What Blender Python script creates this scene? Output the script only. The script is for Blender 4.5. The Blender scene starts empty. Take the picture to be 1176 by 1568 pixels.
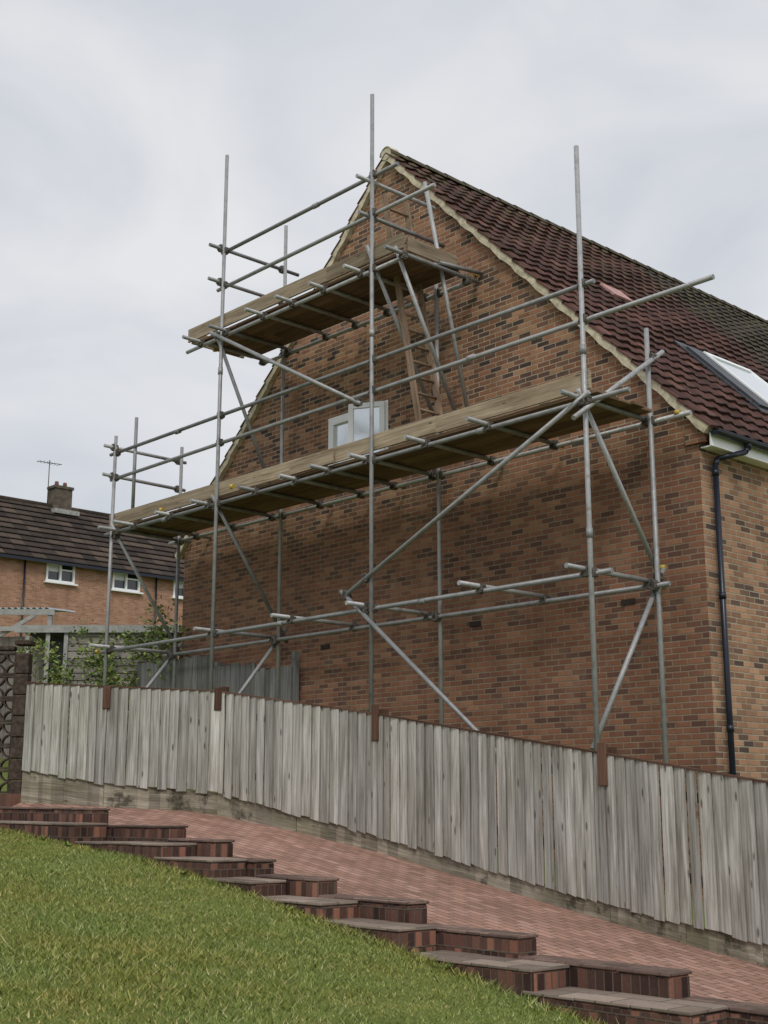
import bpy, math, random
import numpy as np
from mathutils import Vector
random.seed(7); np.random.seed(7)
scene=bpy.context.scene
V=Vector
# ---------------------------------------------------------------- frames
CX,CY=3.916,15.666
D1=V((-.679,.734,0)); D2=V((.734,.679,0)); UP=V((0,0,1))
def W(s,t,z): return V((CX,CY,0))+D1*s-D2*t+UP*z
EX=V((.669,-.743,0)); EW=V((-.743,-.669,0))
def K(u,w,z): return V((-3,14.6,0))+EX*u+EW*w+UP*z
def hx(x):
    if x>6: return -.99
    if x>-1.2: return -.165*x
    if x>-2.4: return .198+.12*(-1.2-x)
    return min(.4,.342+.03*(-2.4-x))
def G(x,y):
    z=-1.6+.0738*max(-10,min(y,55))+hx(x)
    if y>25: z+=.06*(min(y,55)-25)
    return z
def wof(x,y): return (x+3)*-.743+(y-14.6)*-.669
def GL(x,y):
    w=wof(x,y)
    z=G(x,y)-.03-.15*max(0,min(1,1+w/2.4))
    if .0<w<.6: z-=.22*min(1,w/.1)*min(1,(.6-w)/.1)
    return z

# ---------------------------------------------------------------- mesh builder
class MB:
    def __init__(s): s.v=[];s.f=[];s.uv=[];s.sm=[]
    def face(s,pts,uvs=None,smooth=False):
        b=len(s.v); s.v+= [tuple(p) for p in pts]; s.f.append(tuple(range(b,b+len(pts))))
        s.uv+= uvs if uvs else [(0,0)]*len(pts); s.sm.append(smooth)
    def hexa(s,P):
        b=len(s.v); s.v+=[tuple(p) for p in P]
        L=(P[1]-P[0]).length; H=(P[2]-P[0]).length; D=(P[4]-P[0]).length
        o=random.random()*20; o2=random.random()*20
        for q,(da,db) in (((0,2,3,1),(0,1)),((4,5,7,6),(0,1)),((0,1,5,4),(0,2)),((2,6,7,3),(0,2)),((0,4,6,2),(1,2)),((1,3,7,5),(1,2))):
            s.f.append(tuple(b+i for i in q)); s.sm.append(False)
            for i in q:
                c=((i&1)*L+o,((i>>1)&1)*H+o2,((i>>2)&1)*D+o2)
                if (da,db)==(1,2): s.uv.append((o+c[1]*.1,c[2]))
                elif (da,db)==(0,1): s.uv.append((c[0],c[1]))
                else: s.uv.append((c[0],c[2]+H))
    def box(s,c,ax,ay,az):
        c=V(c);P=[]
        for i in range(8):
            P.append(c+ax*(1 if i&1 else -1)+ay*(1 if i&2 else -1)+az*(1 if i&4 else -1))
        s.hexa(P)
    def beam(s,p0,p1,w,h,side=None):
        p0=V(p0);p1=V(p1);d=p1-p0;L=d.length;d.normalize()
        sd=side if side is not None else (UP.cross(d) if abs(d.z)<.95 else V((1,0,0)))
        sd=(sd-d*sd.dot(d)).normalized(); n=d.cross(sd)
        s.box((p0+p1)/2,d*(L/2),sd*(w/2),n*(h/2))
    def tube(s,p0,p1,r=.0242,n=12,caps=True,r1=None):
        p0=V(p0);p1=V(p1);d=p1-p0;L=d.length
        if L<1e-5:return
        d.normalize(); a=(UP if abs(d.z)<.9 else V((1,0,0))).cross(d).normalized(); b2=d.cross(a)
        r1=r if r1 is None else r1
        b=len(s.v);o=random.random()*10
        for p,rr in ((p0,r),(p1,r1)):
            for i in range(n):
                an=2*math.pi*i/n; s.v.append(tuple(p+a*math.cos(an)*rr+b2*math.sin(an)*rr))
        for i in range(n):
            j=(i+1)%n
            s.f.append((b+i,b+j,b+n+j,b+n+i));s.sm.append(True)
            s.uv+=[(o,o+i*.013),(o,o+(i+1)*.013),(o+L,o+(i+1)*.013),(o+L,o+i*.013)]
        if caps:
            s.f.append(tuple(b+n-1-i for i in range(n)));s.sm.append(False);s.uv+=[(o,o)]*n
            s.f.append(tuple(b+n+i for i in range(n)));s.sm.append(False);s.uv+=[(o,o)]*n
    def make(s,name,mat,parent=None,bevel=0,planar=False):
        me=bpy.data.meshes.new(name); me.from_pydata(s.v,[],s.f)
        uvl=me.uv_layers.new(name='UVMap')
        uvl.data.foreach_set('uv',np.array(s.uv,dtype=np.float32).ravel())
        me.polygons.foreach_set('use_smooth',s.sm)
        if planar:
            for p in me.polygons:
                n=p.normal
                ut=D1 if abs(n.z)>.97 else UP.cross(n).normalized()
                vt=n.cross(ut)
                if abs(n.z)<.3: vt=UP
                for li in p.loop_indices:
                    co=me.vertices[me.loops[li].vertex_index].co
                    uvl.data[li].uv=(co.dot(ut)+50,co.dot(vt)+50)
        me.materials.append(mat); me.update()
        ob=bpy.data.objects.new(name,me); bpy.context.collection.objects.link(ob)
        if parent: ob.parent=parent
        if bevel:
            m=ob.modifiers.new('b','BEVEL');m.width=bevel;m.segments=1;m.limit_method='ANGLE'
        return ob
def empty(name):
    e=bpy.data.objects.new(name,None); bpy.context.collection.objects.link(e); e.empty_display_size=.2
    return e

# ---------------------------------------------------------------- materials
class NT:
    def __init__(s,name):
        s.m=bpy.data.materials.new(name); s.m.use_nodes=True; s.t=s.m.node_tree; s.n=s.t.nodes; s.l=s.t.links
        s.b=s.n['Principled BSDF']
    def N(s,t,**k):
        n=s.n.new(t)
        for a,b in k.items(): setattr(n,a,b)
        return n
    def put(s,sock,val):
        if isinstance(val,bpy.types.NodeSocket): s.l.new(val,sock)
        elif isinstance(val,(tuple,list)):
            sock.default_value=tuple(val)+((1,) if len(val)==3 and len(sock.default_value)==4 else ())
        else: sock.default_value=val
    def math(s,op,a,b=0):
        n=s.N('ShaderNodeMath',operation=op); s.put(n.inputs[0],a); s.put(n.inputs[1],b)
        return n.outputs[0]
    def mr(s,x,a,b,c=0,d=1,smooth=False):
        n=s.N('ShaderNodeMapRange',interpolation_type='SMOOTHSTEP' if smooth else 'LINEAR')
        for i,q in enumerate((x,a,b,c,d)): s.put(n.inputs[i],q)
        return n.outputs[0]
    def mix(s,f,a,b,mode='MIX'):
        n=s.N('ShaderNodeMix',data_type='RGBA',blend_type=mode)
        s.put(n.inputs[0],f); s.put(n.inputs[6],a); s.put(n.inputs[7],b); return n.outputs[2]
    def noise(s,vec,sc,det=3,rough=.55,dist=0):
        n=s.N('ShaderNodeTexNoise'); s.put(n.inputs['Vector'],vec); n.inputs['Scale'].default_value=sc
        n.inputs['Detail'].default_value=det; n.inputs['Roughness'].default_value=rough; n.inputs['Distortion'].default_value=dist
        return n.outputs['Fac']
    def mapv(s,vec,sc=(1,1,1),rot=(0,0,0)):
        n=s.N('ShaderNodeMapping'); s.l.new(vec,n.inputs[0]); n.inputs['Scale'].default_value=sc; n.inputs['Rotation'].default_value=rot; return n.outputs[0]
    def ramp(s,x,stops):
        n=s.N('ShaderNodeValToRGB'); s.put(n.inputs[0],x); cr=n.color_ramp
        while len(cr.elements)<len(stops): cr.elements.new(.5)
        for e,(p,c) in zip(cr.elements,stops): e.position=p; e.color=tuple(c)+(1,)
        return n.outputs[0]
    def tc(s,w): return s.N('ShaderNodeTexCoord').outputs[w]
    def rnd(s): return s.N('ShaderNodeNewGeometry').outputs['Random Per Island']
    def bump(s,h,st=.5,d=.01):
        n=s.N('ShaderNodeBump'); n.inputs['Strength'].default_value=st; n.inputs['Distance'].default_value=d
        s.put(n.inputs['Height'],h); s.l.new(n.outputs[0],s.b.inputs['Normal'])
    def fin(s,col,rough=.9,metal=0,spec=.3):
        s.put(s.b.inputs['Base Color'],col); s.put(s.b.inputs['Roughness'],rough); s.put(s.b.inputs['Metallic'],metal)
        s.b.inputs['Specular IOR Level'].default_value=spec
        return s.m

def brick_mat(name,stops,mortar,bw=.225,bh=.075,mw=.010,patch=None,bumpd=.006,var=.35,dark=(.6,.55,.52),lower=None,pale=None):
    m=NT(name); uv=m.tc('UV'); ob=m.tc('Object')
    wob=m.noise(ob,9,2)
    sx=m.N('ShaderNodeSeparateXYZ'); m.l.new(uv,sx.inputs[0])
    v=m.math('ADD',sx.outputs[1],m.math('MULTIPLY',m.math('SUBTRACT',wob,.5),.010))
    row=m.math('FLOOR',m.math('DIVIDE',v,bh))
    par=m.math('MULTIPLY',m.math('MODULO',row,2),.5)
    uu=m.math('ADD',m.math('DIVIDE',sx.outputs[0],bw),par)
    col=m.math('FLOOR',uu)
    fu=m.math('MULTIPLY',m.math('SUBTRACT',uu,col),bw)
    fv=m.math('MULTIPLY',m.math('FRACT',m.math('DIVIDE',v,bh)),bh)
    du=m.math('MINIMUM',fu,m.math('SUBTRACT',bw,fu)); dv=m.math('MINIMUM',fv,m.math('SUBTRACT',bh,fv))
    dd=m.math('MINIMUM',du,dv)
    dd=m.math('ADD',dd,m.math('MULTIPLY',m.math('SUBTRACT',m.noise(ob,60,2),.5),.004))
    mask=m.mr(dd,mw*.35,mw*.8,0,1,True)
    cb=m.N('ShaderNodeCombineXYZ'); m.l.new(col,cb.inputs[0]); m.l.new(row,cb.inputs[1])
    wn=m.N('ShaderNodeTexWhiteNoise',noise_dimensions='3D'); m.l.new(cb.outputs[0],wn.inputs[0])
    c=m.ramp(wn.outputs['Value'],stops)
    hs=m.mr(wn.outputs['Color'],0,1,1-var,1+var)
    c=m.mix(1.0,c,hs,'MULTIPLY')
    c=m.mix(m.mr(m.noise(ob,35,4,.7),.35,.75,0,.55),c,m.mix(1,c,dark,'MULTIPLY'))
    big=m.noise(ob,.55,4,.6)
    if patch: c=m.mix(m.mr(big,.4,.65,0,.75),c,m.mix(1,c,patch,'MULTIPLY'))
    mc=m.mix(m.mr(m.noise(ob,2.2,4,.65),.35,.7),mortar,tuple(q*.6 for q in mortar))
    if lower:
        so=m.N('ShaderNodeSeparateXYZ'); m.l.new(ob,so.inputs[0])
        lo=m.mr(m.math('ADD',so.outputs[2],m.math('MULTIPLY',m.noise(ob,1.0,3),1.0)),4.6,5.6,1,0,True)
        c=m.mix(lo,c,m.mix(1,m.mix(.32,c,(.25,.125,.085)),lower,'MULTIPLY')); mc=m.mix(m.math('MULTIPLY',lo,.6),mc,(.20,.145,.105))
    if pale: c=m.mix(m.mr(m.noise(ob,2.7,5,.7),.54,.72,0,.30),c,pale)
    c=m.mix(mask,mc,c)
    c=m.mix(m.mr(m.noise(m.mapv(ob,(3,3,.35)),1.2,4,.6),.48,.8,0,.45),c,m.mix(1,c,(.5,.47,.45),'MULTIPLY'))
    m.bump(m.math('ADD',mask,m.math('MULTIPLY',m.noise(ob,80,3),.4)),.7,bumpd)
    return m.fin(c,.92,0,.2)

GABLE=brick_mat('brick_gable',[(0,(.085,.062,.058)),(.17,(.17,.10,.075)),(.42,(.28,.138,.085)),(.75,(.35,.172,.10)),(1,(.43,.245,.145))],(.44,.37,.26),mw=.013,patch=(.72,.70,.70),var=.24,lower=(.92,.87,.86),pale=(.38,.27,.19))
SIDE=brick_mat('brick_side',[(0,(.12,.085,.075)),(.17,(.26,.155,.105)),(.5,(.39,.215,.135)),(1,(.48,.285,.18))],(.43,.37,.28),mw=.013,patch=(.82,.80,.77),var=.2)
NBR=brick_mat('brick_neighbour',[(0,(.36,.18,.115)),(1,(.48,.27,.18))],(.46,.38,.30),var=.12)
KERBB=brick_mat('brick_kerb',[(0,(.06,.034,.030)),(.5,(.125,.065,.050)),(.85,(.19,.09,.066)),(1,(.32,.15,.10))],(.14,.11,.085),bw=.075,bh=.24,mw=.010,patch=(.5,.5,.5),var=.35,pale=(.17,.13,.10))
PAVE=brick_mat('paver_mat',[(0,(.36,.205,.155)),(.5,(.43,.245,.185)),(1,(.49,.295,.235))],(.16,.115,.09),bw=.2,bh=.1,mw=.011,patch=(.74,.77,.76),bumpd=.003,var=.14,dark=(.72,.70,.68))

def wood_mat(name,c1,c2,sc=1.0,dirt=.5,rot=0,isl=(.68,1.2),streak=0):
    m=NT(name); uv=m.tc('UV'); r=m.rnd(); ob=m.tc('Object')
    g=m.noise(m.mapv(uv,(1.6*sc,42*sc,1)),1,5,.62,.6)
    g2=m.noise(m.mapv(uv,(.7*sc,9*sc,1)),1,4,.6,.8)
    c=m.mix(m.mr(g,.3,.7),c1,c2)
    c=m.mix(m.mr(g2,.42,.72,0,dirt),c,m.mix(1,c,(.42,.39,.34),'MULTIPLY'))
    c=m.mix(m.mr(m.noise(ob,1.1,4,.6),.45,.7,0,.5),c,m.mix(1,c,(.72,.70,.62),'MULTIPLY'))
    if streak: c=m.mix(m.mr(m.noise(m.mapv(ob,(7,7,.8)),1,5,.7),.50,.70,0,streak),c,m.mix(1,c,(.50,.49,.45),'MULTIPLY'))
    c=m.mix(1,c,m.mr(r,0,1,isl[0],isl[1]),'MULTIPLY')
    vo=m.N('ShaderNodeTexVoronoi'); m.l.new(m.mapv(uv,(2.2,7,1)),vo.inputs['Vector']); vo.inputs['Scale'].default_value=1.1
    kn=m.mr(vo.outputs['Distance'],.06,.14,1,0,True)
    c=m.mix(m.math('MULTIPLY',kn,.75),c,(.07,.055,.04))
    if rot:
        rr=m.mr(m.noise(ob,2.6,5,.7),.54,.63,0,rot)
        c=m.mix(rr,c,(.022,.018,.013))
        c=m.mix(m.mr(m.noise(ob,1.7,4,.6),.5,.7,0,.45),c,(.11,.115,.055))
    m.bump(m.math('ADD',g,m.math('MULTIPLY',g2,.6)),.6,.004)
    return m.fin(c,.9,0,.15)
FENCE=wood_mat('fence_wood',(.30,.295,.27),(.72,.705,.65),dirt=.8,isl=(.72,1.14),streak=.6)
OLDF=wood_mat('old_fence_wood',(.13,.13,.13),(.28,.28,.27),streak=.5)
GRAV=wood_mat('gravel_board_wood',(.20,.175,.13),(.45,.41,.33),dirt=.9,rot=.75)
BOARD=wood_mat('scaffold_board_wood',(.25,.19,.13),(.50,.41,.30),dirt=.75,isl=(.7,1.15))
DECK=wood_mat('deck_wood',(.14,.09,.058),(.29,.195,.13),dirt=.6)
POSTM=wood_mat('post_wood',(.08,.045,.032),(.16,.09,.062))
LADW=wood_mat('ladder_wood',(.22,.15,.105),(.40,.29,.21))
SHEDW=wood_mat('shed_wood',(.24,.22,.205),(.42,.39,.36))

def tube_mat():
    m=NT('galvanised'); ob=m.tc('Object'); r=m.rnd()
    n=m.noise(ob,7,4,.6); n2=m.noise(ob,45,3,.6)
    c=m.mix(m.mr(n,.3,.7),(.29,.295,.30),(.47,.475,.48))
    c=m.mix(1,c,m.mr(r,0,1,.6,1.15),'MULTIPLY')
    rust=m.math('MULTIPLY',m.mr(n,.54,.70),m.mr(r,.3,1,.15,.8))
    c=m.mix(rust,c,(.17,.105,.065))
    c=m.mix(m.mr(n2,.6,.75,0,.5),c,(.58,.56,.5))
    m.bump(n2,.2,.002)
    return m.fin(c,m.mr(n2,.3,.7,.45,.7),.4,.5)
TUBE=tube_mat()
def plain(name,col,rough=.6,metal=0,var=.25,sc=8,spec=.4,bump=0):
    m=NT(name); ob=m.tc('Object'); n=m.noise(ob,sc,4,.6)
    c=m.mix(m.mr(n,.3,.7,0,1),tuple(q*(1-var) for q in col),tuple(min(1,q*(1+var)) for q in col))
    if bump: m.bump(n,.5,bump)
    return m.fin(c,rough,metal,spec)
COUP=plain('coupler_steel',(.13,.115,.10),.6,.4,.5,30)
YEL=plain('yellow_cap',(.50,.36,.07),.5)
UPVC=plain('white_upvc',(.88,.89,.89),.3,0,.02,8,.6)
BLKP=plain('black_plastic',(.012,.016,.028),.3,0,.2)
MORT=plain('verge_mortar',(.56,.50,.37),.95,0,.35,10,.1,.01)
LEAD=plain('lead_flashing',(.06,.065,.075),.5,.2)
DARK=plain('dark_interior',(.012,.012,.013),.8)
CONC=plain('concrete_screen',(.070,.054,.042),.95,0,.5,18,.15,.006)
CLAYP=plain('airbrick_mat',(.05,.035,.03),.9)
FASC=plain('grey_fascia',(.32,.32,.305),.7)
GLASS=plain('window_glass',(.03,.035,.04),.08,0,.05,2,.9)
BLIND=plain('blind_fabric',(.70,.73,.75),.3,0,.05,2,.6)
WGL=plain('reflective_pane',(.80,.84,.87),.18,.6,.04,3,.8)
SKYG=plain('skylight_glass',(.80,.85,.90),.12,.85,.02,3,.8)

def tile_mat(name,stops,dark,moss,tw=.3,th=.32,usegeo=True):
    m=NT(name); uv=m.tc('UV'); ob=m.tc('Object')
    sx=m.N('ShaderNodeSeparateXYZ'); m.l.new(uv,sx.inputs[0])
    row=m.math('FLOOR',m.math('DIVIDE',sx.outputs[1],th)); cu=m.math('FLOOR',m.math('DIVIDE',sx.outputs[0],tw))
    cb=m.N('ShaderNodeCombineXYZ'); m.l.new(cu,cb.inputs[0]); m.l.new(row,cb.inputs[1])
    wn=m.N('ShaderNodeTexWhiteNoise',noise_dimensions='3D'); m.l.new(cb.outputs[0],wn.inputs[0])
    c=m.ramp(wn.outputs['Value'],stops)
    far=m.mr(m.math('ADD',sx.outputs[0],m.math('MULTIPLY',m.noise(ob,.8,3),2.0)),7.3,8.2)
    if usegeo: c=m.mix(far,c,m.mix(1,dark,m.mr(wn.outputs['Value'],0,1,.75,1.25),'MULTIPLY'))
    fv=m.math('FRACT',m.math('DIVIDE',sx.outputs[1],th))
    fu=m.math('FRACT',m.math('DIVIDE',sx.outputs[0],tw))
    edge=m.mr(fv,0.0,.16 if usegeo else .3,.25,1,True)
    e2=m.mr(fu,0,.10,.45,1,True)
    c=m.mix(1,c,edge,'MULTIPLY'); c=m.mix(1,c,e2,'MULTIPLY')
    mo=m.math('MULTIPLY',m.mr(m.noise(ob,5,5,.7),.50,.66),m.mr(sx.outputs[1],4.5,8,.10,.85))
    c=m.mix(mo,c,moss)
    c=m.mix(m.mr(m.noise(ob,40,3,.7),.55,.8,0,.35),c,(.22,.18,.15))
    if usegeo: m.bump(m.noise(ob,70,3),.4,.004)
    else: m.bump(fv,1,.05)
    return m.fin(c,.85,0,.2)
TILE=tile_mat('roof_tiles',[(0,(.052,.026,.022)),(.5,(.084,.038,.032)),(.9,(.110,.050,.041)),(1,(.16,.078,.062))],(.060,.048,.038),(.11,.105,.045))
NTILE=tile_mat('neighbour_tiles',[(0,(.030,.023,.020)),(.6,(.062,.046,.038)),(1,(.11,.08,.06))],(.045,.036,.032),(.09,.07,.04),tw=.6,th=.5,usegeo=False)

# ---------------------------------------------------------------- ground, path
gm=NT('grass_ground'); ob_=gm.tc('Object')
c_=gm.mix(gm.mr(gm.noise(ob_,3,5,.65),.3,.7),(.125,.16,.038),(.19,.225,.065))
c_=gm.mix(gm.mr(gm.noise(ob_,60,3,.7),.45,.8,0,.6),c_,(.06,.065,.025))
gm.bump(gm.noise(ob_,50,4,.7),.8,.02)
GRASSG=gm.fin(c_,.95,0,.1)
xs=[-500,-300,-180,-110,-70,-45,-30,-22,-16,-12]+[round(-9+.15*i,3) for i in range(int(18/.15)+1)]+[11,14,18,25,35,50,80,130,220,400,600]
ys=[-300,-150,-80,-40,-20,-10,-5,-2]+[round(.15*i,3) for i in range(int(26/.15)+1)]+[28,31,35,40,45,50,55,62,75,100,150,250,450,900]
vs=[];fs=[]
for y in ys:
    for x in xs: vs.append((x,y,GL(x,y)))
nx=len(xs)
for j in range(len(ys)-1):
    for i in range(nx-1):
        a=j*nx+i; fs.append((a,a+1,a+nx+1,a+nx))
me=bpy.data.meshes.new('ground'); me.from_pydata(vs,[],fs); me.materials.append(GRASSG)
me.polygons.foreach_set('use_smooth',[True]*len(fs))
o=bpy.data.objects.new('ground',me); bpy.context.collection.objects.link(o)

FP=[(-4.57,16.92,.05,1.536,.40),(-3.45,16.55,-.05,1.455,.33),(-2.0,16.24,-.11,1.372,.27),(-.04,14.85,-.50,1.0,.19),(2.09,12.4,-1.03,.47,.16),(3.15,11.29,-1.29,.21,.20),(4.9,9.45,-1.72,-.22,.2),(7.0,7.2,-2.2,-.75,.2)]
mb=MB(); NU=90; NW=10
Ls=[0]
for i in range(len(FP)-1): Ls.append(Ls[-1]+math.hypot(FP[i+1][0]-FP[i][0],FP[i+1][1]-FP[i][1]))
def fat(d):
    for i in range(len(FP)-1):
        if d<=Ls[i+1] or i==len(FP)-2:
            f=(d-Ls[i])/(Ls[i+1]-Ls[i]); return [FP[i][k]*(1-f)+FP[i+1][k]*f for k in range(5)],i
grid=[]
for i in range(NU+1):
    q=i/NU
    A=K(-2.6+14.6*q,.03,0); B=V(fat(Ls[-1]*q)[0][:2]+[0])
    row=[]
    for j in range(NW+1):
        p=A.lerp(B,j/NW); p.z=G(p.x,p.y)-.10*(1-j/NW); row.append(p)
    grid.append(row)
for i in range(NU):
    for j in range(NW):
        mb.face([grid[i][j],grid[i+1][j],grid[i+1][j+1],grid[i][j+1]])
path=mb.make('brick_paved_path',PAVE)
uvl=path.data.uv_layers[0]
for lp_ in path.data.loops:
    co=path.data.vertices[lp_.vertex_index].co; uvl.data[lp_.index].uv=(co.dot(EX)+30,co.dot(EW)+30)

# ---------------------------------------------------------------- stepped brick kerb
kerb=empty('stepped_brick_kerb')
CAPM=brick_mat('brick_cap',[(0,(.15,.10,.085)),(1,(.27,.185,.15))],(.13,.10,.08),bw=.22,bh=.075,mw=.01,patch=(.62,.62,.62),var=.25,pale=(.22,.18,.15))
TREAD=brick_mat('worn_tread',[(0,(.21,.165,.135)),(1,(.34,.27,.22))],(.14,.12,.10),bw=.44,bh=.4,mw=.012,patch=(.6,.6,.58),var=.15,pale=(.30,.26,.22))
ends=[(-2.6,0),(0,1.52),(1.52,2.33),(2.33,2.98),(2.98,3.88),(3.88,5.0),(5.0,6.16),(6.16,7.49),(7.49,8.75),(8.75,10.0),(10.0,11.3)]
zt=[-.04,-.22,-.34,-.50,-.63,-.765,-.94,-1.08,-1.24,-1.40,-1.56]
mb=MB(); mc=MB(); mt=MB()
for i,(a,b) in enumerate(ends):
    z=zt[i]
    tl=UP*random.uniform(-.012,.006); ex=(EX+tl); wj=random.uniform(-.012,.012)
    mb.box(K((a+b)/2,.11+wj,z-.25),ex*((b-a)/2),EW*.11,UP*.25)
    # cap laid as separate slabs with slight unevenness
    L=b-a; nS=max(2,round(L/.45)); 
    for k in range(nS):
        c0=a+L*(k+.5)/nS+.01
        mc.box(K(c0,.108+wj,z+.012+tl.z*((k+.5)/nS-.5)*L+random.uniform(-.002,.003)),ex*(L/nS/2-.004),EW*(.122+random.uniform(-.004,.006)),UP*.0125)
    bb=b+.45+random.uniform(-.12,.12); aa=a+.40 if i else a
    mb.box(K((aa+bb)/2,.42,z-.155-.25),ex*((bb-aa)/2),(EW+EX*random.uniform(-.03,.03))*.198,UP*.25)
    L=bb-aa; nS=max(2,round(L/.5))
    for k in range(nS):
        c0=aa+L*(k+.5)/nS+.008
        mt.box(K(c0,.427,z-.155+.012+tl.z*((k+.5)/nS-.5)*L+random.uniform(-.002,.003)),ex*(L/nS/2-.004),EW*.20,UP*.0125)
mb.make('kerb_bricks',KERBB,kerb,bevel=.012,planar=True)
mc.make('kerb_caps',CAPM,kerb,bevel=.006,planar=True)
mt.make('treads',TREAD,kerb,bevel=.006,planar=True)

# ---------------------------------------------------------------- lawn blades
N=180000
yy=4.2+np.random.rand(N*3)**.8*13; xx=(np.random.rand(N*3)-.5)*yy*.95
ww=(xx+3)*-.743+(yy-14.6)*-.669
edge=.63+.03*np.sin(xx*5+yy*3)
ok=ww>edge
xx=xx[ok][:N];yy=yy[ok][:N];ww=ww[ok][:N];n=len(xx)
zz=np.array([GL(a,b) for a,b in zip(xx,yy)])
hgt=.012+.022*np.random.rand(n)+ (np.abs(ww-.69)<.07)*.04*np.random.rand(n)+(np.random.rand(n)>.985)*.03
hgt*=1+.4*np.sin(xx*1.7+1)*np.sin(yy*1.3)
wd=.003+.0035*np.random.rand(n)
an=np.random.rand(n)*6.283; la=np.random.rand(n)*6.283; ll=hgt*(.4+1.3*np.random.rand(n))
co=np.zeros((n,3,3),np.float32)
co[:,0,0]=xx-np.cos(an)*wd;co[:,0,1]=yy-np.sin(an)*wd;co[:,0,2]=zz-.004
co[:,1,0]=xx+np.cos(an)*wd;co[:,1,1]=yy+np.sin(an)*wd;co[:,1,2]=zz-.004
co[:,2,0]=xx+np.cos(la)*ll;co[:,2,1]=yy+np.sin(la)*ll;co[:,2,2]=zz+hgt
me=bpy.data.meshes.new('lawn'); me.vertices.add(n*3); me.vertices.foreach_set('co',co.ravel())
me.loops.add(n*3); me.loops.foreach_set('vertex_index',np.arange(n*3,dtype=np.int32))
me.polygons.add(n); me.polygons.foreach_set('loop_start',np.arange(n,dtype=np.int32)*3); me.polygons.foreach_set('loop_total',np.full(n,3,np.int32))
me.update(calc_edges=True); me.validate()
bm_=NT('grass_blades'); ob_=bm_.tc('Object'); r_=bm_.rnd()
c_=bm_.ramp(r_,[(0,(.12,.16,.034)),(.45,(.21,.265,.065)),(.82,(.31,.355,.11)),(1,(.52,.48,.27))])
c_=bm_.mix(bm_.mr(bm_.noise(ob_,1.0,5,.7),.38,.68,0,.9),c_,bm_.mix(1,c_,(1.28,.98,.85),'MULTIPLY'))
c_=bm_.mix(bm_.mr(bm_.noise(ob_,5,4,.7),.45,.68,0,.7),c_,bm_.mix(1,c_,(.60,.74,.55),'MULTIPLY'))
me.materials.append(bm_.fin(c_,.7,0,.2))
o=bpy.data.objects.new('lawn',me); bpy.context.collection.objects.link(o)

# ---------------------------------------------------------------- timber fence
fence=empty('timber_fence')
mb=MB(); gb=MB(); rl=MB()
for i in range(len(FP)-1):
    P0=FP[i];P1=FP[i+1]
    d=V((P1[0]-P0[0],P1[1]-P0[1],0)); L=d.length; d.normalize(); nrm=V((d.y,-d.x,0))
    if nrm.y>0: nrm=-nrm
    nb=max(1,round(L/.132)); x=0
    wid=[.9+.25*random.random() for _ in range(nb)]; sm_=sum(wid); wid=[w*L/sm_ for w in wid]
    for k in range(nb):
        a=x;b=x+wid[k];x=b
        gap=random.random()
        b2=b+.01 if gap>.15 else b-random.uniform(.004,.009)
        P=[]
        jt=random.uniform(-.003,.003); bot=random.uniform(-.028,.008); lean=random.uniform(-.002,.002)
        for idx in range(8):
            q=(b2 if idx&2 else a); fa=bool(idx&4); zq=bool(idx&1)
            f=q/L
            zt_=P0[3]*(1-f)+P1[3]*f; zb=P0[2]*(1-f)+P1[2]*f+(P0[4]*(1-f)+P1[4]*f)
            base=V((P0[0],P0[1],0))+d*(q+(lean if zq else -lean))
            z=zt_+jt if zq else zb+bot+random.uniform(-.008,.008)
            off=(.024*(q-a)/max(.01,b-a))
            P.append(base+nrm*(.048+off+(.014 if fa else 0))+UP*z)
        mb.hexa(P)
    cuts=[0,.52,1.0] if i not in(1,) else [0,1.0]
    for c0,c1 in zip(cuts[:-1],cuts[1:]):
        dz=random.uniform(-.015,.01); SG=10
        for k in range(SG):
            P=[]
            for idx in range(8):
                f=c0+(c1-c0)*((k+(idx&1))/SG)
                if (idx&1) and k==SG-1: f-=.003
                base=V((P0[0],P0[1],0))+d*(L*f); zb=P0[2]*(1-f)+P1[2]*f; hh=P0[4]*(1-f)+P1[4]*f
                wv=.005*math.sin(f*23+i)+.004*math.sin(f*61)
                P.append(base+nrm*((.046+dz*.2 if idx&4 else 0))+UP*(zb+hh-.004+dz*.5+wv if idx&2 else zb-.15))
            gb.hexa(P)
            if k:
                b_=len(gb.uv)-24
                sh_=gb.uv[b_-24+0][0]+(P[1]-P[0]).length-gb.uv[b_][0]; sv=gb.uv[b_-24][1]-gb.uv[b_][1]
                for q in range(24): gb.uv[b_+q]=(gb.uv[b_+q][0]+sh_,gb.uv[b_+q][1]+sv)
    t0=V((P0[0],P0[1],P0[3]+.008));t1=V((P1[0],P1[1],P1[3]+.008))
    rl.beam(t0+nrm*.055,t1+nrm*.055,.066,.016)
    for hh in (.25,.95): rl.beam(t0+nrm*.008-UP*hh,t1+nrm*.008-UP*hh,.05,.08)
mb.make('boards',FENCE,fence); g_=gb.make('gravel_boards',GRAV,fence); rl.make('rails_and_capping',POSTM,fence)
mb=MB()
for i,P in enumerate(FP):
    if i==5: continue
    c=V((P[0],P[1],0))
    A=FP[max(0,i-1)];B=FP[min(len(FP)-1,i+1)]
    d=V((B[0]-A[0],B[1]-A[1],0)).normalized(); nrm=V((d.y,-d.x,0)); nrm=nrm if nrm.y<0 else -nrm
    top=P[3]+(.07 if i in(3,4,2) else .03)
    mb.box(c-nrm*.05+UP*((top+P[2]-.3)/2),UP*((top-P[2]+.3)/2),d*.045,nrm*.04)
    if i in (1,2,3,4): mb.box(c+nrm*.087+UP*(top-.16),UP*(.20 if i in(3,4) else .14),d*.05,nrm*.014)
mb.make('posts',POSTM,fence,bevel=.006)

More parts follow.
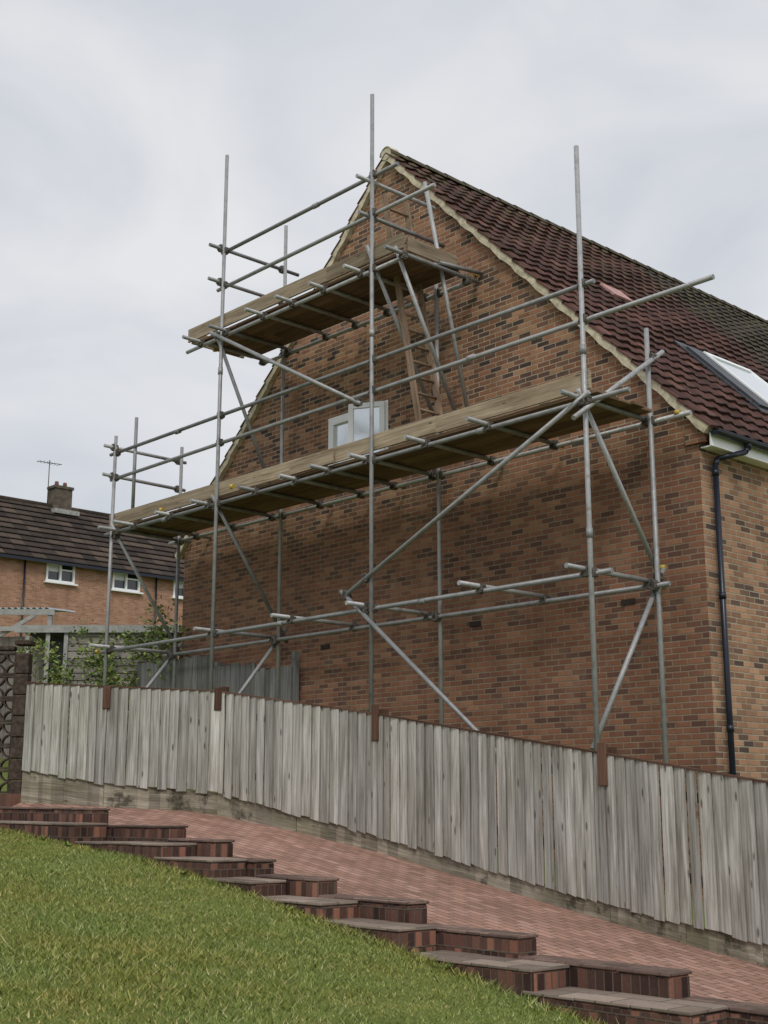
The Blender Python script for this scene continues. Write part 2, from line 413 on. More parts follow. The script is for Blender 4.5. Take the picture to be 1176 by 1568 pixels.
# ---------------------------------------------------------------- old grey fence beside the house
of=empty('old_timber_fence'); mb=MB()
s=7.75
while s<12.3:
    w=.14; zt_=2.22 if s<8.6 else (2.36 if s<9.9 else 2.60); zt_+=random.uniform(-.03,.02)
    p=W(s,.2,0); zb=G(p.x,p.y)-.1
    mb.box(W(s+w/2,.2+random.uniform(-.008,.008),(zt_+zb)/2),UP*((zt_-zb)/2),D1*(w/2-.005),D2*.01)
    s+=w
mb.make('boards',OLDF,of)
mb=MB()
for s in (7.75,9.9,12.2):
    mb.box(W(s,.13,1.35),UP*1.1,D1*.045,D2*.045)
for z in (1.0,2.0): mb.beam(W(7.75,.165,z),W(12.2,.165,z),.04,.08)
mb.make('posts_and_rails',OLDF,of)

# ---------------------------------------------------------------- house
house=empty('brick_house')
TAN=1.023; HW=11.24; AP=HW/2; ZE=4.73; ZA=ZE+AP*TAN; ZB=-2.0; DEEP=17
ws,we,wz0,wz1=5.67,7.13,5.28,6.29
mb=MB()
mb.face([W(0,0,ZB),W(0,0,ZE),W(AP,0,ZA),W(ws,0,ZE+(HW-ws)*TAN),W(ws,0,ZB)])
mb.face([W(we,0,ZB),W(we,0,ZE+(HW-we)*TAN),W(HW,0,ZE),W(HW,0,ZB)])
mb.face([W(ws,0,ZB),W(ws,0,wz0),W(we,0,wz0),W(we,0,ZB)])
mb.face([W(ws,0,wz1),W(ws,0,ZE+(HW-ws)*TAN),W(we,0,ZE+(HW-we)*TAN),W(we,0,wz1)])
for a,b in (((ws,wz0),(ws,wz1)),((ws,wz1),(we,wz1)),((we,wz1),(we,wz0)),((we,wz0),(ws,wz0))):
    mb.face([W(a[0],0,a[1]),W(b[0],0,b[1]),W(b[0],-.1,b[1]),W(a[0],-.1,a[1])])
mb.make('gable_wall',GABLE,house,planar=True)
mb=MB()
mb.face([W(0,0,ZB),W(0,-DEEP,ZB),W(0,-DEEP,ZE),W(0,0,ZE)])
mb.face([W(HW,0,ZB),W(HW,0,ZE),W(HW,-DEEP,ZE),W(HW,-DEEP,ZB)])
mb.make('side_walls',SIDE,house,planar=True)
fr=MB(); wm=(ws+we)/2; tt=-.03; fw=.075
def bar(a,b,t=tt,w=fw,dp=.07): fr.beam(W(a[0],t,a[1]),W(b[0],t,b[1]),dp,w,side=D2)
bar((ws,wz0+.038),(we,wz0+.038));bar((ws,wz1-.038),(we,wz1-.038))
for q in (ws+.038,we-.038,wm): bar((q,wz0+.076),(q,wz1-.076))
bar((wm+.04,wz1-.11),(we-.078,wz1-.11),tt+.02,.065,.06);bar((wm+.04,wz0+.11),(we-.078,wz0+.11),tt+.02,.065,.06)
for q in(wm+.072,we-.112): bar((q,wz0+.143),(q,wz1-.143),tt+.02,.065,.06)
h0=W(ws+.06,.02,0); dirn=(D1*.86-D2*.5).normalized(); LS=.60
def hp(q,z): return h0+dirn*q+UP*z
for a,b in (((0,wz0+.08),(LS,wz0+.08)),((0,wz1-.06),(LS,wz1-.06))): fr.beam(hp(*a),hp(*b),.05,.085)
for q in(0.04,LS-.04): fr.beam(hp(q,wz0+.123),hp(q,wz1-.103),.085,.05,side=dirn)
fr.make('window_frame',UPVC,house,bevel=.004)
gl=MB(); gl.face([W(wm+.05,-.03,wz0),W(we-.05,-.03,wz0),W(we-.05,-.03,wz1),W(wm+.05,-.03,wz1)])
gl.face([hp(.05,wz0+.1),hp(LS-.05,wz0+.1),hp(LS-.05,wz1-.08),hp(.05,wz1-.08)])
gl.make('window_glass',WGL,house)
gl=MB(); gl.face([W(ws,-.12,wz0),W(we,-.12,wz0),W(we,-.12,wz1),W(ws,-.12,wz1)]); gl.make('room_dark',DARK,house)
ab=MB()
for s,z in ((7.15,2.49),(3.85,2.53),(1.17,2.54)):
    ab.box(W(s,.006,z),D1*.11,D2*.006,UP*.036)
    for k in range(5): ab.box(W(s-.08+.04*k,.016,z),D1*.006,D2*.006,UP*.032)
ab.make('air_bricks',CLAYP,house)
def roof(side,name,t0,t1):
    cos=1/math.sqrt(1+TAN*TAN); Lr=(AP+.22)/cos; nc=int(round(Lr/.32)); th=Lr/nc
    per=.3; ns=6 if side==0 else 2
    nt=int((t0-t1)/per*ns)
    vs=[];fs=[];uv=[]
    prof=[0,.006,.006,.02,.030,.018]
    for r in range(nc):
        for e,(q,off) in enumerate(((r*th,.045),((r+1)*th,.012))):
            for k in range(nt+1):
                t=t0-k*per/ns
                ph=prof[k%6] if side==0 else 0
                s=-.22+q*cos; z=ZE+.03+s*TAN
                nof=off+ph+(.006*math.sin(t*1.3+r)+.004*math.sin(t*4.1+r*2.2))
                ss=s-nof*TAN*cos; zz_=z+nof*cos
                S=ss if side==0 else HW-ss
                vs.append(tuple(W(S,t,zz_))); uv.append((-(t)+.3,q/th*.32+.001*(1 if e==0 else -1)))
    w=nt+1
    for r in range(nc):
        for k in range(nt):
            a=(2*r)*w+k; b=a+w; f=(a,a+1,b+1,b); fs.append(f if side==1 else f[::-1])
            if r<nc-1:
                a=(2*r+1)*w+k;b=a+w; f=(a,a+1,b+1,b); fs.append(f if side==1 else f[::-1])
    me=bpy.data.meshes.new(name); me.from_pydata(vs,[],fs); ul=me.uv_layers.new(name='UVMap')
    for lp in me.loops: ul.data[lp.index].uv=uv[lp.vertex_index]
    me.materials.append(TILE); o=bpy.data.objects.new(name,me); bpy.context.collection.objects.link(o); o.parent=house
    vb=MB(); mo=MB()
    for r in range(nc):
        s0=-.22+r*th*cos; s1=-.22+(r+1)*th*cos
        def pt(s,off,t):
            z=ZE+.03+s*TAN+off*cos; ss=s-off*TAN*cos
            return W(ss if side==0 else HW-ss,t,z)
        P=[]
        for idx in range(8):
            s=s1 if idx&1 else s0; of=((.014 if idx&1 else .050) if idx&2 else (-.006 if idx&1 else .022)); t=t0+.012 if idx&4 else t0-.25
            P.append(pt(s,of,t))
        vb.hexa(P)
    for k in range(60):
        f0=k/60;f1=(k+1)/60
        s0=-.2+f0*(AP+.2);s1=-.2+f1*(AP+.2)
        P=[]
        for idx in range(8):
            s=s1 if idx&1 else s0; of=.01 if idx&2 else -.095-.014*math.sin((k+(idx&1))*1.7); t=t0-.002+.006*math.sin((k+(idx&1))*2.3) if idx&4 else -.03
            P.append(pt(s,of+.004,t))
        mo.hexa(P)
    v=vb.make(name+'_verge_tiles',TILE,house)
    for d in v.data.uv_layers[0].data: d.uv=(1.1+.1*d.uv[0]%.2,1.5)
    mo.make(name+'_verge_mortar',MORT,house)
roof(0,'roof_right',.09,-DEEP); roof(1,'roof_left',.09,-DEEP)
rb=MB(); t=.11
while t>-DEEP:
    for k in range(6):
        a0=math.pi*k/6;a1=math.pi*(k+1)/6
        def rp(a,tt,r): return W(AP+r*math.cos(a),tt,ZA+.0+r*.9*math.sin(a))
        rb.face([rp(a0,t,.14),rp(a1,t,.14),rp(a1,t-.45,.125),rp(a0,t-.45,.125)],smooth=True)
    t-=.445
rb.make('ridge_tiles',plain('ridge_tile_mat',(.085,.07,.045),.9,0,.5,9),house)
rb=MB(); rb.tube(W(AP,.1,ZA+.03),W(AP,-.1,ZA+.03),.12,14); rb.make('ridge_end_mortar',MORT,house)
def slope(s,t,off): 
    cos=1/math.sqrt(1+TAN*TAN)
    return W(s-off*TAN*cos,t,ZE+.03+s*TAN+off*cos)
def slab(mbx,s0,s1,t0,t1,o0,o1):
    P=[slope(s1 if i&1 else s0,t1 if i&2 else t0,o1 if i&4 else o0) for i in range(8)]; mbx.hexa(P)
fl_=MB();sf=MB();sg=MB()
for (s0,s1,t0,t1) in ((.82,2.0,-2.78,-4.5),(.82,2.0,-5.3,-7.0)):
    slab(fl_,s0-.12,s1+.15,t0+.1,t1-.14,0,.062)
    slab(fl_,s0,s1,t0-.0,t0-.42,.062,.10)
    t0b=t0-.42
    for a in ((s0,s0+.07,t0b,t1),(s1-.07,s1,t0b,t1),(s0+.07,s1-.07,t0b,t0b-.07),(s0+.07,s1-.07,t1+.07,t1)): slab(sf,*a,.062,.125)
    slab(sg,s0+.07,s1-.07,t0b-.07,t1+.07,.07,.105)
fl_.make('skylight_flashing',LEAD,house); sf.make('skylight_frame',UPVC,house); sg.make('skylight_glass',SKYG,house)
pk=MB(); slab(pk,3.08,3.34,-2.46,-2.98,.05,.085); pk.make('replacement_tile',plain('pink_tile',(.45,.26,.24),.8),house)
ev=MB(); ev.box(W(-.17,-DEEP/2-.02,4.44),D2*(DEEP/2+.02),D1*.012,UP*.10)
ev.box(W(-.085,-DEEP/2-.02,4.345),D2*(DEEP/2),D1*.075,UP*.008); ev.make('fascia',UPVC,house)
gt=MB()
def gp(a,t): return W(-.245+.062*math.cos(a),t,4.52+.062*math.sin(a))
for k in range(8):
    a0=math.pi+math.pi*k/8;a1=math.pi+math.pi*(k+1)/8
    gt.face([gp(a0,.02),gp(a1,.02),gp(a1,-DEEP),gp(a0,-DEEP)],smooth=True)
gt.face([gp(math.pi+math.pi*k/8,.02) for k in range(9)])
gt.beam(W(-.307,.02,4.522),W(-.307,-DEEP,4.522),.012,.014); gt.beam(W(-.183,.02,4.522),W(-.183,-DEEP,4.522),.012,.014)
gt.tube(W(-.245,-.72,4.40),W(-.245,-.72,4.53),.045); gt.tube(W(-.245,-.72,4.42),W(-.24,-.66,4.36),.036)
gt.tube(W(-.24,-.66,4.36),W(-.08,-.28,4.24),.036); gt.tube(W(-.08,-.28,4.24),W(-.075,-.22,4.14),.036)
gt.tube(W(-.075,-.22,4.15),W(-.075,-.22,-1.4),.038)
for z in (4.05,2.5,.9): gt.tube(W(-.075,-.22,z-.04),W(-.075,-.22,z+.04),.046)
gt.make('gutter_and_downpipe',BLKP,house)
kn=MB(); kn.box(W(.03,.008,4.5),D1*.14,D2*.03,UP*.10); kn.make('kneeler',GABLE,house,planar=True)
bk=MB(); bk.face([W(0,-DEEP,ZB),W(HW,-DEEP,ZB),W(HW,-DEEP,ZE),W(AP,-DEEP,ZA),W(0,-DEEP,ZE)]); bk.make('back_wall',SIDE,house,planar=True)

# ---------------------------------------------------------------- scaffold
sc=empty('scaffolding'); tb=MB(); cp=MB(); yl=MB(); dk=MB(); td=MB()
R=.031
def gz(s,t): p=W(s,t,0); return G(p.x,p.y)-.02
def T_(a,b,r=R): tb.tube(W(*a),W(*b),r,14)
def coup(s,t,z):
    c=W(s,t,z); j=random.uniform(-.2,.2)
    a=(D1+UP*j).normalized(); b=D2; n=a.cross(b)
    cp.box(c,a*.048,b*.052,n*.042); cp.box(c+b*-.01,a*.036,b*.042,n*.062)
    cp.tube(c+a*.02-b*.085+n*.035,c+a*.02+b*.06+n*.035,.010,6); cp.tube(c-a*.08-n*.025,c+a*.07-n*.025,.010,6)
ti,to=.35,1.65
std=[(11.1,to,6.51),(7.93,to,10.8),(4.24,to,10.36),(.46,to,8.02),(10.92,ti,6.51),(7.92,ti,9.92),(4.21,ti,8.28),(.46,ti,5.95)]
for s,t,z in std:
    dx=random.uniform(-.02,.02)
    T_((s+dx,t,gz(s,t)),(s-dx,t,z))
    p=W(s,t,gz(s,t)+.01); cp.box(p,D1*.075,D2*.075,UP*.006)
for s,t,z in ((7.93,to,6.95),(4.24,to,6.6),(.46,to,5.35),(.46,to,3.1),(4.21,ti,5.9)):
    tb.tube(W(s,t,z-.06),W(s,t,z+.06),.040,12)
T_((10.55,to-.07,4.9),(10.55,to-.07,6.75))
for t,z,a,b in ((to-.055,4.72,-.15,11.4),(ti-.055,4.72,-.1,11.3),(to-.055,2.63,.2,11.35),(ti+.055,2.62,.25,11.2),
                (to-.055,6.2,.3,11.35),(to-.055,5.74,-1.35,11.3),(to-.055,7.58,3.6,9.0),(ti-.055,7.56,3.6,8.6),
                (to-.055,9.07,3.75,8.05),(to-.055,8.46,3.0,8.15)):
    T_((a,t,z),(b,t,z+random.uniform(-.03,.03)))
    for s,tt_,zt_ in std:
        if abs(tt_-t)<.1 and zt_>z and a-.1<s<b+.1: coup(s,t+.02,z)
for s,z in ((2.35,5.75),(9.2,6.2),(3.3,2.62),(9.5,4.72),(2.2,4.72),(6.0,4.72),(5.6,9.07),(6.3,2.63)):
    tb.tube(W(s-.06,to-.055,z),W(s+.06,to-.055,z),.040,12)
for s in (.54,2.05,3.19,4.37,5.2,5.95,6.94,8.20,9.29,10.4,10.98):
    o1=random.uniform(1.92,2.05); T_((s,o1,4.765),(s+.02,random.uniform(-.0,.12),4.765)); coup(s,to-.04,4.74); coup(s,ti-.04,4.74)
for s in (3.62,4.51,5.35,6.1,6.84,7.83,8.55):
    T_((s,random.uniform(1.9,2.0),7.625),(s,.1,7.625)); coup(s,to-.04,7.60); coup(s,ti-.04,7.58)
for s in (.56,2.23,4.40,6.02,8.0,11.0):
    T_((s,random.uniform(1.92,2.05),2.69),(s,.22,2.69)); coup(s,to-.04,2.66); coup(s,ti+.04,2.66)
T_((3.62,.9,7.70),(3.60,-.0,7.78))
for z in (6.25,5.72): T_((11.16,1.85,z+.06),(11.0,.2,z)); coup(11.13,to,z+.05); coup(11.0,ti,z)
for z in (9.12,8.52): T_((7.99,1.9,z),(7.99,-.0,z)); coup(7.99,to,z); coup(7.99,ti,z)
T_((4.3,1.9,8.98),(4.3,.3,8.98)); T_((4.3,1.85,8.42),(4.3,.1,8.42))
T_((.40,.1,5.68),(.40,1.95,4.42)); coup(.42,.3,5.55); coup(.42,to,4.7)
for s in (.52,7.99,11.04):
    T_((s,1.70,4.86),(s,.12,2.62)); T_((s,.12,2.88),(s,1.66,.62 if s<1 else 1.0 if s<9 else 1.05)); coup(s,.25,2.75); coup(s,1.6,4.68)
T_((7.99,1.72,7.62),(7.99,.42,5.0))
T_((.35,1.71,4.78),(4.74,1.71,2.84)); T_((4.80,1.71,2.92),(1.2,1.71,.05)); coup(4.70,1.69,2.86); coup(4.3,1.68,3.05); coup(.46,1.68,4.7); coup(4.35,1.68,2.6)
T_((8.15,1.71,7.66),(4.4,1.71,5.56)); coup(8.0,1.68,7.58); coup(4.5,1.68,5.62)
T_((4.30,1.70,7.95),(4.30,.30,5.55)); T_((3.72,1.68,7.75),(3.72,.42,5.4)); T_((3.80,1.0,9.0),(3.66,.30,5.6)) ; coup(3.7,.5,7.7); coup(4.2,.4,6.0)
for s,t,z in ((.5,.12,2.88),(.05,.3,4.75),(3.68,.03,7.8),(7.0,2.0,4.775),(8.7,1.2,7.63),(9.5,1.64,4.88),(11.1,1.8,2.6)):
    yl.tube(W(s,t,z),W(s+.06,t+.01,z+.01),.036,10)
tb.make('tubes',TUBE,sc); cp.make('couplers',COUP,sc,bevel=.004); yl.make('yellow_caps',YEL,sc)
for z,a,b,t0,n_ in ((4.80,.30,11.25,.42,5),(7.66,3.70,8.75,.42,5)):
    for k in range(n_):
        s=a+random.uniform(-.08,.08)
        cut=[s]; x=s+random.choice((2.0,3.9)) 
        while x<b-.4: cut.append(x); x+=3.9
        cut.append(b+random.uniform(-.08,.08))
        for q in range(len(cut)-1):
            dk.box(W((cut[q]+cut[q+1])/2,t0+.1125+.235*k,z+.02),D1*((cut[q+1]-cut[q])/2-.004),D2*.1115,UP*.019)
for z,cuts in ((4.843,(.40,3.0,4.30,8.05,11.25)),(7.703,(3.62,5.3,8.95))):
    for a,b in zip(cuts[:-1],cuts[1:]):
        zz_=z+random.uniform(0,.025)
        td.box(W((a+b)/2,1.605+random.uniform(-.006,.006),zz_+.118),D1*((b-a)/2),D2*.017,UP*.1155)
td.box(W(5.55,1.66,4.92),D1*.5,D2*.012,UP*.085)
td.box(W(8.93,1.0,7.82),D2*.55,D1*.019,UP*.11)
td.box(W(11.27,1.0,4.95),D2*.55,D1*.019,UP*.11)
td.box(W(3.66,1.0,7.82),D2*.5,D1*.019,UP*.11)
dk.make('deck_boards',DECK,sc,bevel=.003); td.make('toe_boards',BOARD,sc,bevel=.003)
ld=MB()
a0=(3.80,4.86);a1=(4.62,9.08)
def lp(f,t): return W(a0[0]+(a1[0]-a0[0])*f,t,a0[1]+(a1[1]-a0[1])*f)
for t in (.60,1.06): ld.beam(lp(0,t),lp(1,t),.045,.09,side=D2)
for k in range(16): ld.tube(lp((k+.6)/16.5,.60),lp((k+.6)/16.5,1.06),.022,8)
ld.make('ladder',LADW,sc)

# ---------------------------------------------------------------- pierced concrete screen wall at far left
scw=empty('screen_block_wall'); mb=MB()
bx1=-4.60; y0=17.0; B=.30
for r in range(6):
    for c in range(8):
        cx=bx1-.15-.16-c*B; cz=.28+r*B
        cc=V((cx,y0,cz+.02))
        h=B/2-.004
        for sx_,sz_ in ((1,0),(-1,0),(0,1),(0,-1)):
            if sx_: mb.box(cc+V((sx_*(h-.014),0,0)),UP*h,V((.013,0,0)),V((0,.045,0)))
            else: mb.box(cc+V((0,0,sz_*(h-.014))),V((h-.028,0,0)),UP*.013,V((0,.045,0)))
        for qx in (-1,1):
            for qz in (-1,1):
                ctr=cc+V((qx*(h-.02),0,qz*(h-.02))); rad=.118
                for k in range(4):
                    u0=math.pi/2*k/4;u1=math.pi/2*(k+1)/4
                    p0=ctr+V((-qx*math.cos(u0)*rad,0,-qz*math.sin(u0)*rad)); p1=ctr+V((-qx*math.cos(u1)*rad,0,-qz*math.sin(u1)*rad))
                    mb.beam(p0,p1,.085,.020,side=V((0,1,0)))
mb.make('pierced_blocks',CONC,scw)
mb=MB()
for r in range(7): mb.box(V((bx1-.08,y0-.0,.18+r*.27)),V((.085,0,0)),V((0,.1,0)),UP*.131)
mb.box(V((bx1-.08,y0,2.07)),V((.11,0,0)),V((0,.12,0)),UP*.03)
mb.box(V((bx1-1.4,y0,2.0)),V((1.2,0,0)),V((0,.07,0)),UP*.03)
mb.make('pier_and_coping',CONC,scw,bevel=.01)
mb=MB(); mb.box(V((bx1-1.3,y0,-.1)),V((1.4,0,0)),V((0,.12,0)),UP*.25); mb.make('base',KERBB,scw,planar=True)

# ---------------------------------------------------------------- neighbour terrace
nh=empty('terraced_house')
E0=V((-15.1,50,0))
def H(u,n,z): return E0+D2*u+D1*n+UP*z
ZEv=9.72; ZR=12.62; u0,u1=-16,16; WZ=8.75
wins=[(-1.25,0.0),(2.16,3.46),(5.2,6.55),(8.2,9.5),(11.5,12.8),(-5,-3.7)]
wins.sort()
mb=MB(); x=u0
for a,b in wins:
    mb.face([H(x,0,3),H(a,0,3),H(a,0,ZEv),H(x,0,ZEv)]); mb.face([H(a,0,3),H(b,0,3),H(b,0,WZ),H(a,0,WZ)]); x=b
mb.face([H(x,0,3),H(u1,0,3),H(u1,0,ZEv),H(x,0,ZEv)])
mb.face([H(u0,0,3),H(u0,0,ZEv),H(u0,3.5,ZR),H(u0,7,ZEv),H(u0,7,3)]); mb.face([H(u1,0,3),H(u1,7,3),H(u1,7,ZEv),H(u1,3.5,ZR),H(u1,0,ZEv)])
mb.face([H(u0,7,3),H(u0,7,ZEv),H(u1,7,ZEv),H(u1,7,3)])
mb.make('walls',NBR,nh,planar=True)
mb=MB()
for sgn in (0,1):
    a=[H(u0-.2,-.35,ZEv-.18),H(u1+.2,-.35,ZEv-.18),H(u1+.2,3.5,ZR+.1),H(u0-.2,3.5,ZR+.1)] if sgn==0 else [H(u1+.2,7.35,ZEv-.18),H(u0-.2,7.35,ZEv-.18),H(u0-.2,3.5,ZR+.1),H(u1+.2,3.5,ZR+.1)]
    nR=11
    for k in range(nR):
        f0=k/nR;f1=(k+1)/nR; up_=(a[3]-a[0]); nn=(a[1]-a[0]).cross(up_).normalized()
        p0=a[0]+up_*f0+nn*.05;p1=a[1]+up_*f0+nn*.05;p2=a[1]+up_*f1;p3=a[0]+up_*f1
        mb.face([p0,p1,p2,p3],[(0,k*.5+.01),(32,k*.5+.01),(32,k*.5+.49),(0,k*.5+.49)])
        mb.face([p0-nn*.05,p1-nn*.05,p1,p0],[(0,k*.5),(32,k*.5),(32,k*.5+.01),(0,k*.5+.01)])
mb.make('roof',NTILE,nh)
mb=MB(); mb.tube(H(u0-.2,3.5,ZR+.08),H(u1+.2,3.5,ZR+.08),.12,8); mb.make('ridge',NTILE,nh)
mb=MB(); mb.beam(H(u0,-.36,ZEv-.24),H(u1,-.36,ZEv-.24),.03,.12)
for q in (1.2,7.3): mb.tube(H(q,-.08,ZEv-.1),H(q,-.08,3),.04,8)
mb.make('gutter',BLKP,nh)
mb=MB(); gl=MB(); cu=MB()
for a,b in wins:
    z0,z1=WZ,ZEv-.08
    for p,q in (((a,z0),(b,z0)),((a,z1),(b,z1))): mb.beam(H(p[0],.03,p[1]+(.05 if p[1]==z0 else -.05)),H(q[0],.03,q[1]+(.05 if p[1]==z0 else -.05)),.08,.10)
    for q in (a+.05,(a+b)/2,b-.05): mb.beam(H(q,.025,z0+.1),H(q,.025,z1-.1),.08,.10,side=D2)
    mb.beam(H((a+b)/2,.03,z1-.35),H(b,.03,z1-.35),.06,.06)
    mb.box(H((a+b)/2,-.06,z0-.03),D2*((b-a)/2+.08),D1*.1,UP*.03)
    gl.face([H(a,.09,z0),H(b,.09,z0),H(b,.09,z1),H(a,.09,z1)])
    cu.face([H(a+.1,.085,z0+.45),H((a+b)/2-.05,.085,z0+.45),H((a+b)/2-.05,.085,z1-.1),H(a+.1,.085,z1-.1)])
mb.make('window_frames',UPVC,nh); gl.make('window_glass',GLASS,nh); cu.make('blinds',BLIND,nh)
mb=MB(); mb.box(H(4.5,3.5,13.0),D2*.42,D1*.3,UP*.62); mb.box(H(4.5,3.5,13.56),D2*.47,D1*.35,UP*.06)
mb.make('chimney',plain('chimney_brick',(.12,.10,.08),.95,0,.4,4,.1),nh)
mb=MB()
for q in(-.2,.2): mb.tube(H(4.5+q,3.5,13.6),H(4.5+q,3.5,13.85),.1,10,r1=.08)
mb.make('chimney_pots',plain('pot_clay',(.15,.07,.05),.9),nh)
mb=MB(); mb.box(H(4.5,3.2,12.40),D2*.6,D1*.4,UP*.1); mb.make('chimney_flashing',FASC,nh)
ae=MB(); ae.tube(H(3.9,3.5,12.6),H(3.9,3.5,14.75),.022,6); ae.tube(H(3.3,3.5,14.6),H(4.5,3.5,14.65),.015,6)
for k in range(7): ae.tube(H(3.4+.16*k,3.3,14.61),H(3.4+.16*k,3.7,14.61),.01,5)
ae.make('tv_aerial',COUP,nh)

# ---------------------------------------------------------------- shed and lean-to
sh=empty('garden_shed'); mb=MB()
sx0,sx1,sy=-6.75,-4.5,26.0; zb=.4
z=zb
while z<3.36:
    for a,b in ((sx0,sx0+.05),(sx0+.45,sx1)) :
        P=[]
        for i in range(8):
            P.append(V((b if i&1 else a, sy-(.03 if not i&2 else .008)-(.0 if i&4 else .014), z+(.148 if i&2 else 0))))
        mb.hexa(P)
    mb.box(V((sx1+.01,sy+1.2,z+.07)),V((0,1.2,0)),UP*.072,V((.01,0,0)))
    z+=.145
mb.make('weatherboards',SHEDW,sh)
mb=MB(); mb.box(V(((sx0+sx1)/2,sy+1.2,1.85)),V(((sx1-sx0)/2-.02,0,0)),V((0,1.15,0)),UP*1.4); mb.make('interior',DARK,sh)
mb=MB(); mb.box(V((-5.6,sy+1.1,3.48)),V((1.75,0,0)),V((0,1.2,0)),UP*.03); mb.make('roof_felt',plain('felt',(.08,.085,.085),.9,0,.3),sh)
mb=MB(); mb.box(V((-5.6,sy-.12,3.44)),V((1.76,0,0)),V((0,.012,0)),UP*.075)
for x_ in (sx0-.35,sx0+.06,sx0+.42,sx1-.05): mb.box(V((x_,sy-.06,1.9)),V((.04,0,0)),V((0,.02,0)),UP*1.48)
mb.box(V((sx0+1.0,sy-.05,2.55)),V((.12,0,0)),V((0,.012,0)),UP*.03)
mb.make('fascia_and_trim',FASC,sh)
lt=empty('lean_to_carport'); mb=MB()
for k in range(26):
    x0=-10.4+k*.13
    mb.face([V((x0,27.2,4.03)),V((x0+.065,27.2,4.07)),V((x0+.065,29.6,4.35)),V((x0,29.6,4.31))]); mb.face([V((x0+.065,27.2,4.07)),V((x0+.13,27.2,4.03)),V((x0+.13,29.6,4.31)),V((x0+.065,29.6,4.35))])
mb.make('corrugated_roof',plain('polycarb',(.30,.33,.34),.4),lt)
mb=MB(); mb.beam(V((-10.5,27.15,3.96)),V((-6.9,27.15,3.96)),.04,.12); mb.beam(V((-10.5,27.1,3.55)),V((-6.9,27.1,3.62)),.05,.1)
for x_ in (-9.5,-8.3,-7.0): mb.beam(V((x_,27.2,.6)),V((x_,27.2,3.95)),.09,.09)
mb.beam(V((-8.3,27.15,3.3)),V((-7.3,27.15,3.9)),.05,.08)
mb.make('frame',FASC,lt)
mb=MB()
for k in range(24): mb.box(V((-10.4+k*.15,27.6,2.1)),UP*1.4,V((.07,0,0)),V((0,.012,0)))
mb.make('cladding',SHEDW,lt)

# ---------------------------------------------------------------- shrubs
m=NT('leaves'); LEAF=m.fin(m.ramp(m.rnd(),[(0,(.05,.085,.018)),(.5,(.15,.22,.045)),(1,(.32,.38,.10))]),.6,0,.3)
BARK=plain('bark',(.14,.11,.08),.9)
def shrub(name,x,y,h,rw,nl,seed):
    random.seed(seed); e=empty(name); zb=G(x,y); st=MB(); lf=MB(); tips=[]
    for k in range(9):
        p=V((x+random.uniform(-.12,.12),y+random.uniform(-.12,.12),zb-.05)); d=V((random.uniform(-.35,.35),random.uniform(-.3,.3),1)).normalized(); r=.022
        n=8
        for i in range(n):
            q=p+d*(h/n)*random.uniform(.8,1.15); st.tube(p,q,r,6,False,r*.82); r*=.82; p=q; d=(d+V((random.uniform(-.35,.35),random.uniform(-.35,.35),random.uniform(-.1,.15)))).normalized()
            if i>1: tips.append(p)
            if i>2 and random.random()<.8:
                q2=p+V((random.uniform(-rw,rw),random.uniform(-rw,rw),random.uniform(-.1,.35)))*.8; st.tube(p,q2,r*.6,5,False,.003); tips+= [q2,p.lerp(q2,.5)]
    for i in range(nl):
        c=random.choice(tips)+V((random.gauss(0,.10),random.gauss(0,.10),random.gauss(0,.10)))
        a=V((random.gauss(0,1),random.gauss(0,1),random.gauss(0,.6))).normalized(); b=a.cross(V((random.gauss(0,1),random.gauss(0,1),random.gauss(0,1)))).normalized()
        L=random.uniform(.03,.065); w=L*.45
        lf.face([c-a*L,c-b*w,c+a*L,c+b*w])
    st.make('stems',BARK,e); lf.make('leaves',LEAF,e)
shrub('climbing_shrub',-5.50,24.6,2.75,.35,2300,3)
shrub('climbing_shrub',-4.35,24.9,2.9,.5,2400,5)
shrub('garden_bush',-4.0,25.4,2.9,.5,1800,9)
random.seed(4)
wd_=MB()
for (u,w) in ((-.1,.7),(.5,.75),(4.1,.7),(2.6,.72),(5.9,.7),(-1.2,.75)):
    b=K(u,w,0); z=GL(b.x,b.y)
    for k in range(16):
        a=random.random()*6.28; L=random.uniform(.04,.09); d=V((math.cos(a),math.sin(a),random.uniform(.2,.9))).normalized(); s_=d.cross(UP).normalized()
        p=V((b.x,b.y,z)); wd_.face([p,p+d*L*.5+s_*.014,p+d*L,p+d*L*.5-s_*.014])
wd_.make('weeds',LEAF)

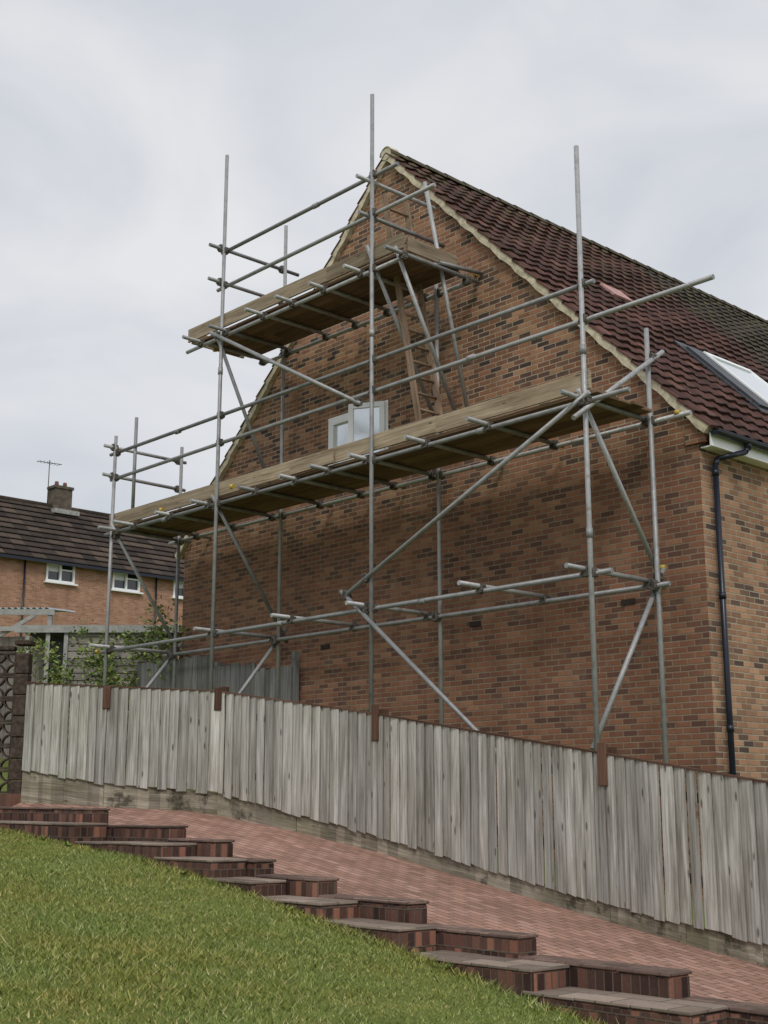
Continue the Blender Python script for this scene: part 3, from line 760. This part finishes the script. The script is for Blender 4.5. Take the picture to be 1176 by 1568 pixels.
# ---------------------------------------------------------------- sky, sun, camera
w=bpy.data.worlds.new('World'); scene.world=w; w.use_nodes=True; nt=w.node_tree; n=nt.nodes; l=nt.links
bg=n['Background']; bg.inputs['Strength'].default_value=.1
sk=n.new('ShaderNodeTexSky'); sk.sky_type='NISHITA'; sk.sun_disc=False
el=math.radians(46); az=math.radians(178)
sk.sun_elevation=el; sk.sun_rotation=az
tc=n.new('ShaderNodeTexCoord'); mp=n.new('ShaderNodeMapping'); mp.inputs['Scale'].default_value=(1,1,2.0); l.new(tc.outputs['Generated'],mp.inputs[0])
no=n.new('ShaderNodeTexNoise'); no.inputs['Scale'].default_value=3.4; no.inputs['Detail'].default_value=6; no.inputs['Roughness'].default_value=.48; no.inputs['Distortion'].default_value=.5; l.new(mp.outputs[0],no.inputs['Vector'])
rp=n.new('ShaderNodeValToRGB'); l.new(no.outputs['Fac'],rp.inputs[0])
rp.color_ramp.elements[0].position=.36; rp.color_ramp.elements[0].color=(.575,.605,.655,1)
rp.color_ramp.elements[1].position=.64; rp.color_ramp.elements[1].color=(.755,.76,.78,1)
vm=n.new('ShaderNodeVectorMath'); vm.operation='SCALE'; vm.inputs['Scale'].default_value=10.8; l.new(rp.outputs[0],vm.inputs[0])
mx=n.new('ShaderNodeMix'); mx.data_type='RGBA'; mx.inputs[0].default_value=.95; l.new(sk.outputs[0],mx.inputs[6]); l.new(vm.outputs[0],mx.inputs[7])
l.new(mx.outputs[2],bg.inputs['Color'])
sd=bpy.data.lights.new('sun','SUN'); sd.energy=1.5; sd.angle=math.radians(16); sd.color=(1,.965,.91)
so=bpy.data.objects.new('sun',sd); bpy.context.collection.objects.link(so)
dv=V((math.sin(az)*math.cos(el),math.cos(az)*math.cos(el),math.sin(el)))
so.rotation_euler=dv.to_track_quat('Z','Y').to_euler()
cam=bpy.data.cameras.new('camera'); co_=bpy.data.objects.new('camera',cam); bpy.context.collection.objects.link(co_)
cam.sensor_fit='HORIZONTAL'; cam.sensor_width=36; cam.lens=36*2000/1176; cam.clip_end=3000; cam.clip_start=.05
co_.rotation_euler=(math.pi/2+math.atan(450/2000),0,0); scene.camera=co_
scene.view_settings.view_transform='Standard'; scene.view_settings.look='None'; scene.view_settings.exposure=0
